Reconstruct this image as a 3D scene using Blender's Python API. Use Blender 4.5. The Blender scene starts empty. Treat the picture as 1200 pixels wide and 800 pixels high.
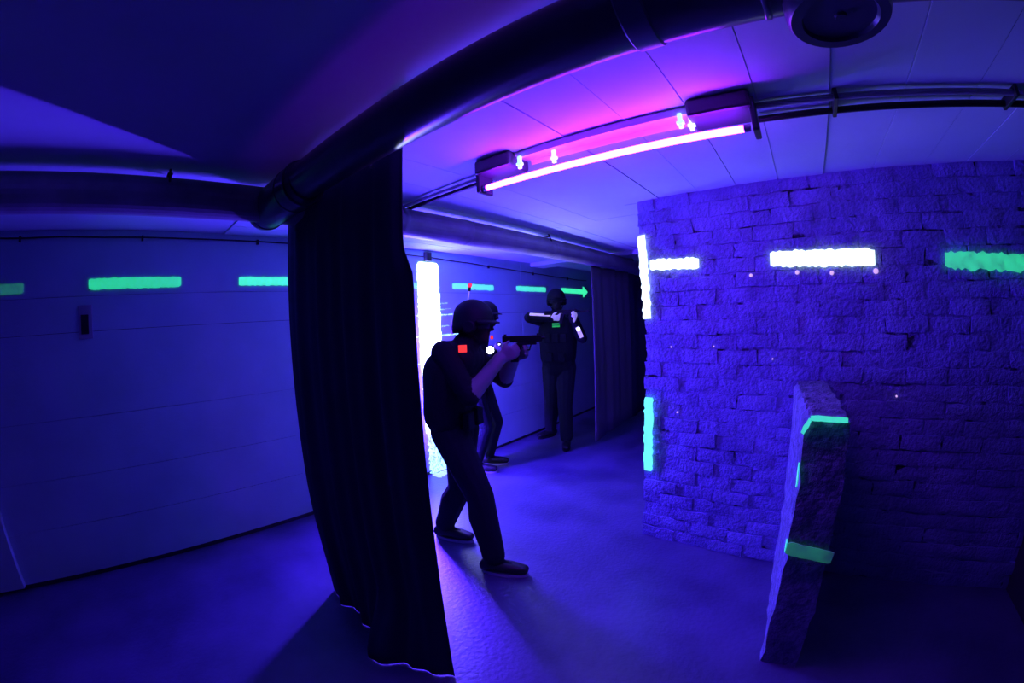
import bpy, bmesh, math, random
from mathutils import Vector, Matrix, Euler
import numpy as np

S = bpy.context.scene
C = S.collection
random.seed(7)
rng = np.random.default_rng(7)

# ------------------------------------------------------------------ camera
CAM_H = 1.5
F_PX = 498.87            # focal length in pixels of a 1200 wide frame
K3 = -0.022              # theta = t * (1 + K3 t^2), t = r / f
yaw, pitch, roll = math.radians(38.333), math.radians(-2.869), math.radians(2.559)
cr, sr = math.cos(roll), math.sin(roll)
Ry = Matrix(((cr, 0, sr), (0, 1, 0), (-sr, 0, cr)))
M = Matrix.Rotation(yaw, 3, 'Z') @ Matrix.Rotation(pitch, 3, 'X') @ Ry
right, fwd, up = M @ Vector((1, 0, 0)), M @ Vector((0, 1, 0)), M @ Vector((0, 0, 1))
cam = bpy.data.cameras.new('camera')
cam.type = 'PANO'
cam.sensor_fit = 'HORIZONTAL'
cam.sensor_width = 36.0
cam.sensor_height = 24.0
f_mm = F_PX * 36.0 / 1200.0
pc = cam
pc.panorama_type = 'FISHEYE_LENS_POLYNOMIAL'
pc.fisheye_fov = math.radians(200)
pc.fisheye_polynomial_k0 = 0.0
pc.fisheye_polynomial_k1 = -1.0 / f_mm
pc.fisheye_polynomial_k2 = 0.0
pc.fisheye_polynomial_k3 = -K3 / f_mm ** 3
pc.fisheye_polynomial_k4 = 0.0
cam.clip_start = 0.02
cam_ob = bpy.data.objects.new('camera', cam)
C.objects.link(cam_ob)
Z = -fwd
cam_ob.matrix_world = Matrix(((right.x, up.x, Z.x, 0), (right.y, up.y, Z.y, 0), (right.z, up.z, Z.z, CAM_H), (0, 0, 0, 1)))
S.camera = cam_ob

# ------------------------------------------------------------------ world, exposure
w = bpy.data.worlds.new('world'); S.world = w; w.use_nodes = True
w.node_tree.nodes['Background'].inputs[0].default_value = (0.01, 0.012, 0.05, 1)
w.node_tree.nodes['Background'].inputs[1].default_value = 0.2
S.view_settings.view_transform = 'Standard'
S.view_settings.look = 'None'
S.view_settings.exposure = 0.0
S.view_settings.gamma = 1.0
S.view_settings.use_curve_mapping = False

# strengths of the two blacklight tubes (ceiling batten, upright one on the wall)
TUBE_CEIL = 92.0
TUBE_WALL = 1650.0
UV_CEIL = (0.22, 0.0115, 1.0)
UV_WALL = (0.075, 0.020, 1.0)
CEIL = 2.235

# ------------------------------------------------------------------ materials
def mat(name, col, rough=0.7, metal=0.0, noise=None, bump=None, spec=0.5, col2=None, emit=None, sheen=0.0, ramp=(0.36, 0.64)):
    m = bpy.data.materials.new(name); m.use_nodes = True
    nt = m.node_tree; b = nt.nodes['Principled BSDF']
    b.inputs['Base Color'].default_value = (*col, 1)
    b.inputs['Roughness'].default_value = rough
    b.inputs['Metallic'].default_value = metal
    b.inputs['Specular IOR Level'].default_value = spec
    if sheen: b.inputs['Sheen Weight'].default_value = sheen
    tc = nt.nodes.new('ShaderNodeTexCoord')
    geo = nt.nodes.new('ShaderNodeNewGeometry')
    if noise:
        n = nt.nodes.new('ShaderNodeTexNoise'); n.inputs['Scale'].default_value = noise
        n.inputs['Detail'].default_value = 6
        r = nt.nodes.new('ShaderNodeValToRGB')
        r.color_ramp.elements[0].position = ramp[0]; r.color_ramp.elements[1].position = ramp[1]
        c2 = col2 if col2 else tuple(c * 0.7 for c in col)
        r.color_ramp.elements[0].color = (*c2, 1); r.color_ramp.elements[1].color = (*col, 1)
        nt.links.new(geo.outputs['Position'], n.inputs['Vector'])
        nt.links.new(n.outputs['Fac'], r.inputs[0]); nt.links.new(r.outputs[0], b.inputs['Base Color'])
    if bump:
        n2 = nt.nodes.new('ShaderNodeTexNoise'); n2.inputs['Scale'].default_value = bump[0]
        n2.inputs['Detail'].default_value = 8
        bp = nt.nodes.new('ShaderNodeBump'); bp.inputs['Strength'].default_value = bump[1]
        bp.inputs['Distance'].default_value = bump[2]
        nt.links.new(geo.outputs['Position'], n2.inputs['Vector'])
        nt.links.new(n2.outputs['Fac'], bp.inputs['Height']); nt.links.new(bp.outputs[0], b.inputs['Normal'])
    if emit:
        b.inputs['Emission Color'].default_value = (*emit[0], 1); b.inputs['Emission Strength'].default_value = emit[1]
    return m

def paint(name, col, strength, patchy=0.0, scale=40.0, base=(0.5, 0.6, 0.5)):
    """fluorescent paint or tape: glows by itself under the blacklight"""
    m = mat(name, base, 0.8, spec=0.2)
    nt = m.node_tree; b = nt.nodes['Principled BSDF']
    b.inputs['Emission Color'].default_value = (*col, 1); b.inputs['Emission Strength'].default_value = strength
    if patchy:
        geo = nt.nodes.new('ShaderNodeNewGeometry')
        n = nt.nodes.new('ShaderNodeTexNoise'); n.inputs['Scale'].default_value = scale; n.inputs['Detail'].default_value = 5
        mr = nt.nodes.new('ShaderNodeMapRange')
        mr.inputs['From Min'].default_value = 0.35; mr.inputs['From Max'].default_value = 0.6
        mr.inputs['To Min'].default_value = strength * (1 - patchy); mr.inputs['To Max'].default_value = strength
        nt.links.new(geo.outputs['Position'], n.inputs['Vector'])
        nt.links.new(n.outputs['Fac'], mr.inputs['Value']); nt.links.new(mr.outputs[0], b.inputs['Emission Strength'])
    return m

M_floor = mat('floor_concrete', (0.12, 0.10, 0.24), 0.40, noise=2.2, col2=(0.06, 0.05, 0.14), bump=(38, 0.3, 0.010), spec=1.0)
M_wall = mat('wall_paint', (0.40, 0.66, 0.62), 0.8, noise=1.6, col2=(0.33, 0.57, 0.54), bump=(60, 0.25, 0.006), spec=0.2)
M_base = mat('dark_base', (0.05, 0.05, 0.055), 0.9, noise=30)  # dark slab behind the panels, bare at the foot of the wall
M_ceil = mat('ceiling_paint', (0.62, 0.80, 0.80), 0.85, noise=1.3, col2=(0.52, 0.68, 0.70), bump=(22, 0.2, 0.006), spec=0.2)
M_brick = mat('painted_brick', (0.30, 0.34, 0.62), 0.75, noise=5, col2=(0.20, 0.23, 0.47), bump=(48, 0.8, 0.02), spec=0.3)
M_mortar = mat('painted_mortar', (0.28, 0.32, 0.58), 0.9, noise=11, col2=(0.05, 0.05, 0.08), bump=(45, 0.8, 0.02), spec=0.2, ramp=(0.36, 0.46))
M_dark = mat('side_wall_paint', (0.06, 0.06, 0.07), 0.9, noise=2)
M_pipe = mat('pipe_paint', (0.34, 0.37, 0.38), 0.36, noise=6, col2=(0.25, 0.27, 0.28), spec=0.6)
M_pipe2 = mat('branch_pipe_shaded', (0.085, 0.10, 0.105), 0.28, noise=6, col2=(0.06, 0.07, 0.075), spec=0.6)  # pipe paint darkened to stand in for the unlit near side
M_collar = mat('pipe_collar_metal', (0.16, 0.18, 0.20), 0.4, metal=0.2)
M_iron = mat('hanger_iron', (0.03, 0.03, 0.035), 0.6)
M_cloth = mat('black_curtain_cloth', (0.05, 0.06, 0.10), 0.9, bump=(120, 0.25, 0.004), spec=0.2)
M_cloth2 = mat('grey_sheet_cloth', (0.15, 0.15, 0.17), 0.9, bump=(120, 0.25, 0.004), spec=0.1)
M_batten = mat('lamp_batten_enamel', (0.7, 0.7, 0.72), 0.4)
M_box = mat('lamp_box_plastic', (0.05, 0.05, 0.06), 0.5)
M_conduit = mat('grey_conduit', (0.35, 0.36, 0.38), 0.5)
M_cable = mat('black_cable', (0.012, 0.012, 0.014), 0.5)
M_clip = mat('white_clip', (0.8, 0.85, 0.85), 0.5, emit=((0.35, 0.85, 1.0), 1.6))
M_tube1 = mat('blacklight_tube_ceiling', (0.2, 0.1, 0.5), 0.3, emit=(UV_CEIL, TUBE_CEIL))
M_tube2 = mat('blacklight_tube_wall', (0.2, 0.1, 0.5), 0.3, emit=(UV_WALL, TUBE_WALL))
M_cap = mat('tube_end_cap', (0.5, 0.5, 0.5), 0.3, metal=0.8)
M_switch = mat('switch_plate', (0.30, 0.32, 0.36), 0.5)
M_black = mat('matt_black', (0.006, 0.006, 0.007), 0.6)
M_lowwall = mat('rough_plaster', (0.26, 0.28, 0.42), 0.85, noise=14, col2=(0.14, 0.15, 0.24), bump=(36, 0.9, 0.03), spec=0.3)
# people
M_jacket = mat('navy_black_jacket', (0.006, 0.008, 0.014), 0.85, bump=(60, 0.4, 0.01), spec=0.2)
M_vest = mat('black_vest', (0.005, 0.007, 0.011), 0.8, bump=(90, 0.4, 0.008), spec=0.25)
M_trouser = mat('dark_trousers', (0.010, 0.013, 0.022), 0.85, bump=(50, 0.4, 0.01), spec=0.2)
M_trouserC = mat('charcoal_trousers', (0.018, 0.021, 0.028), 0.85, bump=(50, 0.4, 0.01), spec=0.2)
M_skin = mat('skin', (0.20, 0.20, 0.20), 0.6)
M_head_shade = mat('shaded_head', (0.008, 0.009, 0.013), 0.8)  # near-black head colour stands in for the shade over the faces
M_glove_lit = mat('torchlit_glove', (0.60, 0.55, 0.62), 0.7, emit=((0.50, 0.42, 0.70), 0.35))  # glow puts the torchlight into the aiming player's hands
M_helmet = mat('black_helmet', (0.005, 0.007, 0.011), 0.6, spec=0.25)
M_lens = mat('goggle_lens', (0.02, 0.02, 0.03), 0.08)
M_shoe = mat('black_shoe', (0.012, 0.012, 0.015), 0.5)
M_sole = mat('pale_sole', (0.45, 0.45, 0.50), 0.6)
M_gun = mat('black_gun', (0.004, 0.005, 0.006), 0.5, spec=0.2)
M_litsleeve = mat('lit_white_sleeve', (0.8, 0.75, 0.8), 0.7, emit=((0.55, 0.42, 0.80), 0.75))  # white stripe and torchlit forearm, the light put in as glow
M_redpatch = paint('red_patch', (1.0, 0.045, 0.04), 1.0, base=(0.4, 0.02, 0.02))
M_greenpatch = paint('green_patch', (0.02, 0.55, 0.10), 0.6, base=(0.05, 0.3, 0.05))
M_lamp = paint('torch_lens', (0.92, 1.0, 0.97), 14.0)
M_lamp2 = paint('torch_lens_violet', (0.75, 0.75, 1.0), 9.0)
M_pink = paint('pink_tip', (1.0, 0.04, 0.14), 1.0, base=(0.4, 0.02, 0.05))
M_rod = mat('pale_rod', (0.7, 0.65, 0.75), 0.5, emit=((0.6, 0.45, 0.8), 0.6))
# fluorescent paints, with the blacklight reaching each stripe put into its glow strength
G_dull = paint('fluor_green_weak_uv', (0.02, 0.42, 0.12), 0.30, 0.5)
G_mid = paint('fluor_green', (0.02, 0.80, 0.26), 0.85, 0.35)
G_bright = paint('fluor_green_strong_uv', (0.045, 1.0, 0.42), 1.0, 0.25)
G_green3 = paint('fluor_green_streaky', (0.015, 0.66, 0.20), 0.95, 0.5, 22)
G_cyan = paint('fluor_mint', (0.06, 0.95, 0.52), 0.95, 0.3)
G_white = paint('fluor_white', (0.78, 1.0, 0.90), 1.6, 0.2)
G_whiteb = paint('fluor_white_band', (0.80, 0.94, 1.0), 6.5, 0.15, 30)
G_speck = paint('fluor_white_speckle', (0.35, 0.85, 1.0), 2.2, 1.0, 60)
G_tape = paint('fluor_tape', (0.02, 0.80, 0.40), 0.85)
G_tape_dim = paint('fluor_tape_patchy', (0.01, 0.30, 0.08), 0.38, 0.7, 16)  # weaker, patchy glow for the low tape
G_corner2 = paint('fluor_mint_strong_uv', (0.10, 1.0, 0.62), 1.1, 0.2)
M_splat = paint('pink_splat', (0.75, 0.45, 0.95), 0.9)

# ------------------------------------------------------------------ mesh helpers
class MB:
    def __init__(s): s.v = []; s.f = []
    def add(s, v, f):
        o = len(s.v); s.v += [tuple(p) for p in v]; s.f += [tuple(i + o for i in q) for q in f]; return s
    def box(s, a, b):
        x0, y0, z0 = a; x1, y1, z1 = b
        return s.add([(x0, y0, z0), (x1, y0, z0), (x1, y1, z0), (x0, y1, z0), (x0, y0, z1), (x1, y0, z1), (x1, y1, z1), (x0, y1, z1)],
                     [(0, 3, 2, 1), (4, 5, 6, 7), (0, 1, 5, 4), (1, 2, 6, 5), (2, 3, 7, 6), (3, 0, 4, 7)])
    def lathe(s, p, axis, prof, n=16):
        """prof: list of (distance along axis, radius)"""
        p = Vector(p); a = Vector(axis).normalized()
        u = a.orthogonal().normalized(); v = a.cross(u)
        V = []; Fc = []
        for d, r in prof:
            for i in range(n):
                t = 2 * math.pi * i / n
                V.append(p + a * d + (u * math.cos(t) + v * math.sin(t)) * r)
        m = len(prof)
        for j in range(m - 1):
            for i in range(n):
                i2 = (i + 1) % n
                Fc.append((j * n + i, j * n + i2, (j + 1) * n + i2, (j + 1) * n + i))
        Fc.append(tuple(reversed(range(n)))); Fc.append(tuple((m - 1) * n + i for i in range(n)))
        return s.add(V, Fc)
    def cyl(s, a, b, r, n=16):
        a = Vector(a); b = Vector(b); L = (b - a).length
        return s.lathe(a, b - a, [(0, r), (L, r)], n)
    def capsule(s, a, ra, b, rb, n=12):
        a = Vector(a); b = Vector(b); ax = b - a; L = ax.length
        if L < 1e-6: ax = Vector((0, 0, 1)); L = 1e-4
        k = 4; prof = []
        for i in range(k + 1):
            t = math.pi / 2 * (1 - i / k); prof.append((-ra * math.sin(t), max(ra * math.cos(t), ra * 0.02)))
        for i in range(k + 1):
            t = math.pi / 2 * i / k; prof.append((L + rb * math.sin(t), max(rb * math.cos(t), rb * 0.02)))
        return s.lathe(a, ax, prof, n)
    def tube(s, pts, r, n=8):
        for i in range(len(pts) - 1): s.capsule(pts[i], r, pts[i + 1], r, n)
        return s
    def obox(s, c, ax, ay, az, h):
        """oriented box: centre, three unit axes, half sizes"""
        c = Vector(c); V = []
        for sz in (-1, 1):
            for sx, sy in ((-1, -1), (1, -1), (1, 1), (-1, 1)):
                V.append(c + Vector(ax) * sx * h[0] + Vector(ay) * sy * h[1] + Vector(az) * sz * h[2])
        return s.add(V, [(0, 3, 2, 1), (4, 5, 6, 7), (0, 1, 5, 4), (1, 2, 6, 5), (2, 3, 7, 6), (3, 0, 4, 7)])
    def mesh(s, name):
        me = bpy.data.meshes.new(name); me.from_pydata(s.v, [], s.f); me.update()
        bm = bmesh.new(); bm.from_mesh(me); bmesh.ops.recalc_face_normals(bm, faces=bm.faces); bm.to_mesh(me); bm.free()
        return me
    def build(s, name, m, parent=None, smooth=False, bevel=0.0):
        o = bpy.data.objects.new(name, s.mesh(name)); C.objects.link(o); o.data.materials.append(m)
        if smooth:
            for p in o.data.polygons: p.use_smooth = True
        if bevel:
            bv = o.modifiers.new('bevel', 'BEVEL'); bv.width = bevel; bv.segments = 2; bv.limit_method = 'ANGLE'
        if parent: attach(o, parent)
        return o

def attach(o, parent):
    o.parent = parent
    o.matrix_parent_inverse = Matrix.Translation(-Vector(parent_world(parent)))

def parent_world(p):
    l = Vector(p.location)
    return l

def tag(o, label, cat, group=None):
    o['label'] = label; o['category'] = cat
    if group: o['group'] = group
    return o

def thing(name, loc, label, cat, group=None):
    o = bpy.data.objects.new(name, None); C.objects.link(o); o.location = loc; o.empty_display_size = 0.1
    return tag(o, label, cat, group)

def struct(o, label=None):
    o['kind'] = 'structure'
    if label: o['label'] = label
    return o

def smooth_auto(o):
    for p in o.data.polygons: p.use_smooth = True
    o.data.set_sharp_from_angle(angle=math.radians(40)) if hasattr(o.data, 'set_sharp_from_angle') else None

# ------------------------------------------------------------------ setting
XL, XR, YB, YF = -3.18, 1.47, -2.6, 7.6
o = MB().box((XL - 0.2, YB - 0.2, -0.1), (XR + 0.2, YF + 0.2, 0)).build('floor', M_floor)
struct(o); tag(o, 'bare concrete floor of the basement', 'floor')
ceil = MB().box((XL - 0.2, YB - 0.2, CEIL), (XR + 0.2, YF + 0.2, CEIL + 0.15)).build('ceiling', M_ceil)
struct(ceil); tag(ceil, 'low painted concrete ceiling with formwork board marks', 'ceiling')
# formwork boards in the ceiling beyond the branch pipe
lines = [XL + 0.0, -2.92, -2.68, -2.43, -2.19, -1.93, -1.68, -1.42, -1.05, -0.80, -0.54, -0.30, -0.05, 0.21, 0.49, 0.78, 1.03, 1.27, XR]
for i in range(len(lines) - 1):
    y0 = 0.76
    drop = 0.010 + random.uniform(-0.0025, 0.0025)
    cuts = [y0, 2.95 + random.uniform(-.5, .5), 4.46] if i % 3 else [y0, 4.46]
    for j in range(len(cuts) - 1):
        MB().box((lines[i] + 0.002, cuts[j] + 0.002, CEIL - drop - (0.0015 if j else 0)), (lines[i + 1] - 0.002, cuts[j + 1] - 0.002, CEIL + 0.02)).build('ceiling_board', M_ceil, ceil)
# downstand beam far along the corridor
o = MB().box((XL, 4.47, CEIL - 0.055), (XR, 4.78, CEIL + 0.02)).build('trim_1', M_ceil, None, bevel=0.006); struct(o); tag(o, 'shallow concrete beam across the ceiling of the far corridor', 'beam')

# long wall with the dashed glow line
wl = MB().box((XL - 0.2, YB - 0.2, 0.0), (XL - 0.012, YF + 0.2, CEIL)).build('wall_left', M_base)
struct(wl); tag(wl, 'long pale concrete wall behind the pipe and curtain', 'wall')
zs = [0.035, 0.38, 0.695, 1.06, 1.59, 1.812, CEIL]
for r_ in range(len(zs) - 1):
    offs = [YB, -1.055, 1.72 + 0.12 * (r_ % 2), 4.55 - 0.3 * (r_ % 2), YF]
    for k in range(len(offs) - 1):
        if offs[k + 1] - offs[k] < 0.05: continue
        d = random.uniform(0, 0.002) + (0.045 if offs[k + 1] <= -1.0 else 0)
        MB().box((XL - 0.02, offs[k] + 0.0015, zs[r_] + 0.0015), (XL + d, offs[k + 1] - 0.0015, zs[r_ + 1] - 0.0015)).build('wall_panel', M_wall, wl)

# end and side walls out of the light
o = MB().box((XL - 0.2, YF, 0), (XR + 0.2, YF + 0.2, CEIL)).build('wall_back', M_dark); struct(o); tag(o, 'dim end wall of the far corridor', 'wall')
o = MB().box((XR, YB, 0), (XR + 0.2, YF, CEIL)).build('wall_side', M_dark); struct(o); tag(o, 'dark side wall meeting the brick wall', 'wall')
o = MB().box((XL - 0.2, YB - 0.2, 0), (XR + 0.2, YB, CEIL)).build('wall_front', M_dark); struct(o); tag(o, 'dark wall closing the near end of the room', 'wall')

# brick wall: frame at its free corner, u along the wall, n towards the room
B0 = Vector((-0.955, 2.552, 0)); BA = math.radians(-5.27)
bu = Vector((math.cos(BA), math.sin(BA), 0)); bn = Vector((math.sin(BA), -math.cos(BA), 0))
BL = (XR - B0.x) / bu.x + 0.02
Brot = Matrix(((bu.x, -bn.x, 0, B0.x), (bu.y, -bn.y, 0, B0.y), (0, 0, 1, 0), (0, 0, 0, 1)))  # local x = u, y = into wall, z up
mb = MB().box((0.010, 0.0125, 0), (BL, 0.34, CEIL))
wb = mb.build('wall_right', M_mortar); wb.matrix_world = Brot
struct(wb); tag(wb, 'rough painted brick wall with white glowing dashes', 'wall')
NC = 26; CH = CEIL / NC
def brick_mesh(L, seed, full_depth=0.10):
    rr = np.random.default_rng(seed)
    nx = max(2, int(L / 0.05)); nz = 2
    h = CH - 0.007
    V = []; Fq = []
    def jit(a): return float(rr.normal(0, a))
    # front grid, front face at y=0, rounded rim
    for j in range(nz + 1):
        for i in range(nx + 1):
            e = (i in (0, nx)) or (j in (0, nz))
            V.append((i / nx * L + jit(.004), (0.004 + abs(jit(.004))) if e else jit(.003), -h / 2 + j / nz * h + jit(.0035)))
    W = nx + 1
    for j in range(nz):
        for i in range(nx):
            Fq.append((j * W + i, j * W + i + 1, (j + 1) * W + i + 1, (j + 1) * W + i))
    ring = [i for i in range(W)] + [j * W + nx for j in range(1, nz + 1)] + [nz * W + i for i in range(nx - 1, -1, -1)] + [j * W for j in range(nz - 1, 0, -1)]
    b0 = len(V)
    for k in ring:
        x, y, z = V[k]; V.append((x, full_depth, z))
    n = len(ring)
    for k in range(n):
        k2 = (k + 1) % n
        Fq.append((ring[k2], ring[k], b0 + k, b0 + k2))
    Fq.append(tuple(b0 + k for k in range(n)))
    return MB().add(V, Fq).mesh('brick')
BLEN = 0.24
fulls = [brick_mesh(BLEN - 0.007, s) for s in range(14)]
halves = [brick_mesh(BLEN / 2 - 0.007, 40 + s) for s in range(6)]
for me in fulls + halves:
    me.materials.append(M_brick)
    for p in me.polygons: p.use_smooth = True
    me.set_sharp_from_angle(angle=math.radians(45))
for c in range(NC):
    x = 0.0
    first = True
    while x < BL - 0.05:
        half = first and (c % 2 == 1)
        if not first and x + BLEN > BL: 
            half = True
        me = random.choice(halves if half else fulls)
        ob = bpy.data.objects.new('brick', me); C.objects.link(ob); ob.parent = wb
        prot = random.choice([0.0, 0.003, 0.004, 0.007, -0.003, -0.004, 0.002]) + random.uniform(-.0015, .0015)
        ob.location = (x + 0.0035 + (random.uniform(-.006, .004) if first else 0), -prot, (c + 0.5) * CH + random.uniform(-.004, .004))
        ob.rotation_euler = (random.uniform(-.01, .01), random.uniform(-.016, .016), random.uniform(-.014, .014))
        x += BLEN / 2 if half else BLEN
        first = False

# low partition standing out from the brick wall
pw = thing('low_wall', (0.06, 2.03, 0), 'waist-high rough plastered stub wall standing out from the brick wall', 'low wall')
def lowwall():
    bm = bmesh.new()
    prof_far = [(-0.030, 0.0), (0.150, 0.0), (0.150, 1.125), (-0.030, 1.125)]
    ny, nz, nx = 14, 18, 5
    L0 = (-0.030, 2.485); L1 = (0.030, 1.600); R0 = (0.150, 2.470); R1 = (0.198, 1.600)
    rr = np.random.default_rng(3)
    V = {}; verts = []; faces = []
    def P(a, b, c):   # a across, b along, c up in 0..1
        x0 = L0[0] + (L1[0] - L0[0]) * b; x1 = R0[0] + (R1[0] - R0[0]) * b
        y = L0[1] + (L1[1] - L0[1]) * b
        return [x0 + (x1 - x0) * a, y, 1.125 * c]
    def idx(i, j, k):
        key = (i, j, k)
        if key not in V:
            p = P(i / nx, j / ny, k / nz)
            # chipped top corner on the left of the free end
            if k == nz and i == 0: p[2] -= 0.035; p[0] += 0.004
            if k == nz and i == nx and j == ny: p[2] -= 0.01
            amp = 0.004
            p = [p[0] + rr.normal(0, amp), p[1] + rr.normal(0, amp), p[2] + (rr.normal(0, amp) if k else 0)]
            if k == 0: p[2] = 0
            V[key] = len(verts); verts.append(p)
        return V[key]
    for j in range(ny):
        for k in range(nz):
            faces.append((idx(0, j, k), idx(0, j + 1, k), idx(0, j + 1, k + 1), idx(0, j, k + 1)))
            faces.append((idx(nx, j, k), idx(nx, j, k + 1), idx(nx, j + 1, k + 1), idx(nx, j + 1, k)))
        for i in range(nx):
            faces.append((idx(i, j, nz), idx(i, j + 1, nz), idx(i + 1, j + 1, nz), idx(i + 1, j, nz)))
    for i in range(nx):
        for k in range(nz):
            faces.append((idx(i, ny, k), idx(i + 1, ny, k), idx(i + 1, ny, k + 1), idx(i, ny, k + 1)))
            faces.append((idx(i, 0, k), idx(i, 0, k + 1), idx(i + 1, 0, k + 1), idx(i + 1, 0, k)))
        for j in range(ny):
            faces.append((idx(i, j, 0), idx(i + 1, j, 0), idx(i + 1, j + 1, 0), idx(i, j + 1, 0)))
    return MB().add(verts, faces)
o = lowwall().build('wall_body', M_lowwall, pw)
smooth_auto(o)
# coping ridges on its top
for k in range(7):
    yy = 2.40 - k * 0.115; b = (2.485 - yy) / 0.885
    x0 = -0.030 + 0.06 * b; x1 = 0.150 + 0.055 * b
    V = []; Fq = []
    m_ = MB()
    n = 6
    for i in range(n + 1):
        xx = x0 + 0.02 + (x1 - x0 - 0.03) * i / n
        V += [(xx, yy - 0.045 + random.uniform(-.006, .006), 1.118), (xx, yy + random.uniform(-.006, .006), 1.134 + random.uniform(-.003, .003)), (xx, yy + 0.045, 1.118)]
    for i in range(n):
        a = i * 3; Fq += [(a, a + 3, a + 4, a + 1), (a + 1, a + 4, a + 5, a + 2)]
    m_.add(V, Fq).build('coping_brick', M_lowwall, pw)

# ------------------------------------------------------------------ pipes
pz = 2.115
mp = thing('ceiling_pipe', (-2.01, 3.0, pz), 'long grey pipe hung under the ceiling along the pale wall', 'pipe')
MB().cyl((-2.01, YB, pz), (-2.01, YF, pz), 0.086, 28).build('pipe_run', M_pipe, mp, smooth=False)
for y in (1.52, 2.07, 3.13, 4.3, -0.9):
    MB().lathe((-2.01, y - 0.02, pz), (0, 1, 0), [(0, 0.0865), (0.004, 0.0885), (0.036, 0.0885), (0.040, 0.0865)], 28).build('collar', M_pipe, mp)
for y in (3.05, 4.9, 0.2):
    h = MB()
    h.tube([(-2.085, y, pz + 0.05), (-2.06, y, CEIL - 0.012)], 0.006); h.tube([(-1.935, y, pz + 0.05), (-1.96, y, CEIL - 0.012)], 0.006)
    h.box((-2.07, y - 0.012, pz + 0.082), (-1.95, y + 0.012, pz + 0.092))
    h.build('hanger', M_iron, mp)
bp_ = thing('branch_pipe', (-0.3, 0.718, 2.115), 'thick dark pipe crossing under the ceiling above the black curtain', 'pipe')
by, bz = 0.718, 2.115
o = MB().cyl((-1.93, by, bz), (XR - 0.002, by, bz), 0.082, 32).build('pipe_run', M_pipe2, bp_)
o = MB().lathe((-2.13, by, bz - 0.008), (1, 0, 0), [(0, 0.07), (0.02, 0.094), (0.05, 0.099), (0.50, 0.099), (0.525, 0.094), (0.55, 0.083)], 32).build('insulated_sleeve', M_pipe2, bp_)
for x in (-2.06, -1.72, -1.62):
    MB().lathe((x - 0.012, by, bz - 0.008), (1, 0, 0), [(0, 0.099), (0.004, 0.103), (0.020, 0.103), (0.024, 0.099)], 32).build('collar', M_pipe2, bp_)
MB().lathe((-0.235, by, bz), (1, 0, 0), [(0, 0.0825), (0.004, 0.0865), (0.054, 0.0865), (0.058, 0.0825)], 32).build('collar', M_collar, bp_)
MB().lathe((0.03, by, bz), (1, 0, 0), [(0, 0.0825), (0.003, 0.085), (0.012, 0.085), (0.015, 0.0825)], 32).build('collar', M_pipe2, bp_)
cp = MB().lathe((0.163, by - 0.005, bz), (0, 0, -1), [(0, 0.075), (0.075, 0.075), (0.085, 0.098), (0.118, 0.100), (0.128, 0.094), (0.128, 0.074), (0.120, 0.070), (0.120, 0.012), (0.126, 0.010)], 36).build('cleanout_cap', M_pipe2, bp_)
for o in (mp.children[0], *bp_.children): smooth_auto(o)
for o in mp.children: 
    if o.name.startswith('collar'): smooth_auto(o)

# ------------------------------------------------------------------ curtains
def cloth(name, m, fn, nu, nv, thick=0.003, parent=None):
    V = []; Fq = []
    for j in range(nv + 1):
        for i in range(nu + 1): V.append(fn(i / nu, j / nv))
    W = nu + 1
    for j in range(nv):
        for i in range(nu): Fq.append((j * W + i, j * W + i + 1, (j + 1) * W + i + 1, (j + 1) * W + i))
    o = MB().add(V, Fq).build(name, m, parent, smooth=True)
    s = o.modifiers.new('thick', 'SOLIDIFY'); s.thickness = thick; s.offset = 0
    return o
def sstep(a, b, x):
    t = min(max((x - a) / (b - a), 0), 1); return t * t * (3 - 2 * t)
def curtain_fn(u, v):
    x = -2.170 + u * 1.068
    # the free edge is folded back at the top
    if u > 0.9: x -= (u - 0.9) / 0.1 * 0.05 * (1 - sstep(0.17, 0.23, 1 - v))
    x += 0.07 * (1 - u) * (1 - sstep(0.0, 0.35, v))
    top = 2.075 + 0.07 * sstep(0.17, 0.32, u)
    z = 0.004 + v * (top - 0.004)
    fold = 0.018 * math.sin(u * 26 + 0.6) + 0.010 * math.sin(u * 57 + 1.7)
    y = 0.868 + fold * (0.55 + 0.45 * (1 - v))
    y -= 0.15 * (1 - sstep(0.0, 0.16, v)) * math.exp(-((u - 0.66) / 0.16) ** 2)
    return (x, y, z)
ct = thing('curtain', (-1.67, 0.868, 0), 'floor-length black cloth curtain hanging under the thick dark pipe', 'curtain')
cloth('curtain_cloth', M_cloth, curtain_fn, 90, 50, parent=ct)
MB().cyl((-2.12, 0.868, 2.150), (-1.15, 0.868, 2.150), 0.008, 10).build('curtain_rod', M_iron, ct)
for x in (-1.88, -1.20):
    MB().tube([(x, 0.868, 2.150), (x, 0.868, CEIL - 0.014)], 0.004).build('rod_hook', M_iron, ct)
MB().lathe((-1.27, 0.84, 2.085), (0, -1, 0), [(0, 0.004), (0.006, 0.009), (0.010, 0.009), (0.012, 0.004)], 10).build('eyelet', M_collar, ct)

def far_fn(u, v):
    y = 3.96 + u * 1.0
    z = 0.17 + 0.05 * u + v * (2.035 - 0.17 - 0.05 * u)
    x = -2.05 + 0.014 * math.sin(u * 15) + 0.008 * math.sin(u * 33 + v)
    return (x, y, z)
fc = cloth('sheet_curtain', M_cloth2, far_fn, 50, 12)
tag(fc, 'grey cloth sheet hanging below the long pipe beside the aiming player', 'curtain')
def far2(u, v):
    y = 5.0 + u * 1.7
    return (-2.07 + 0.02 * math.sin(u * 22), y, 0.2 + v * 1.83)
fc = cloth('sheet_curtain', M_cloth, far2, 50, 8)
tag(fc, 'black cloth sheet hanging further along the pipe in the dark corridor', 'curtain')

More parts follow.
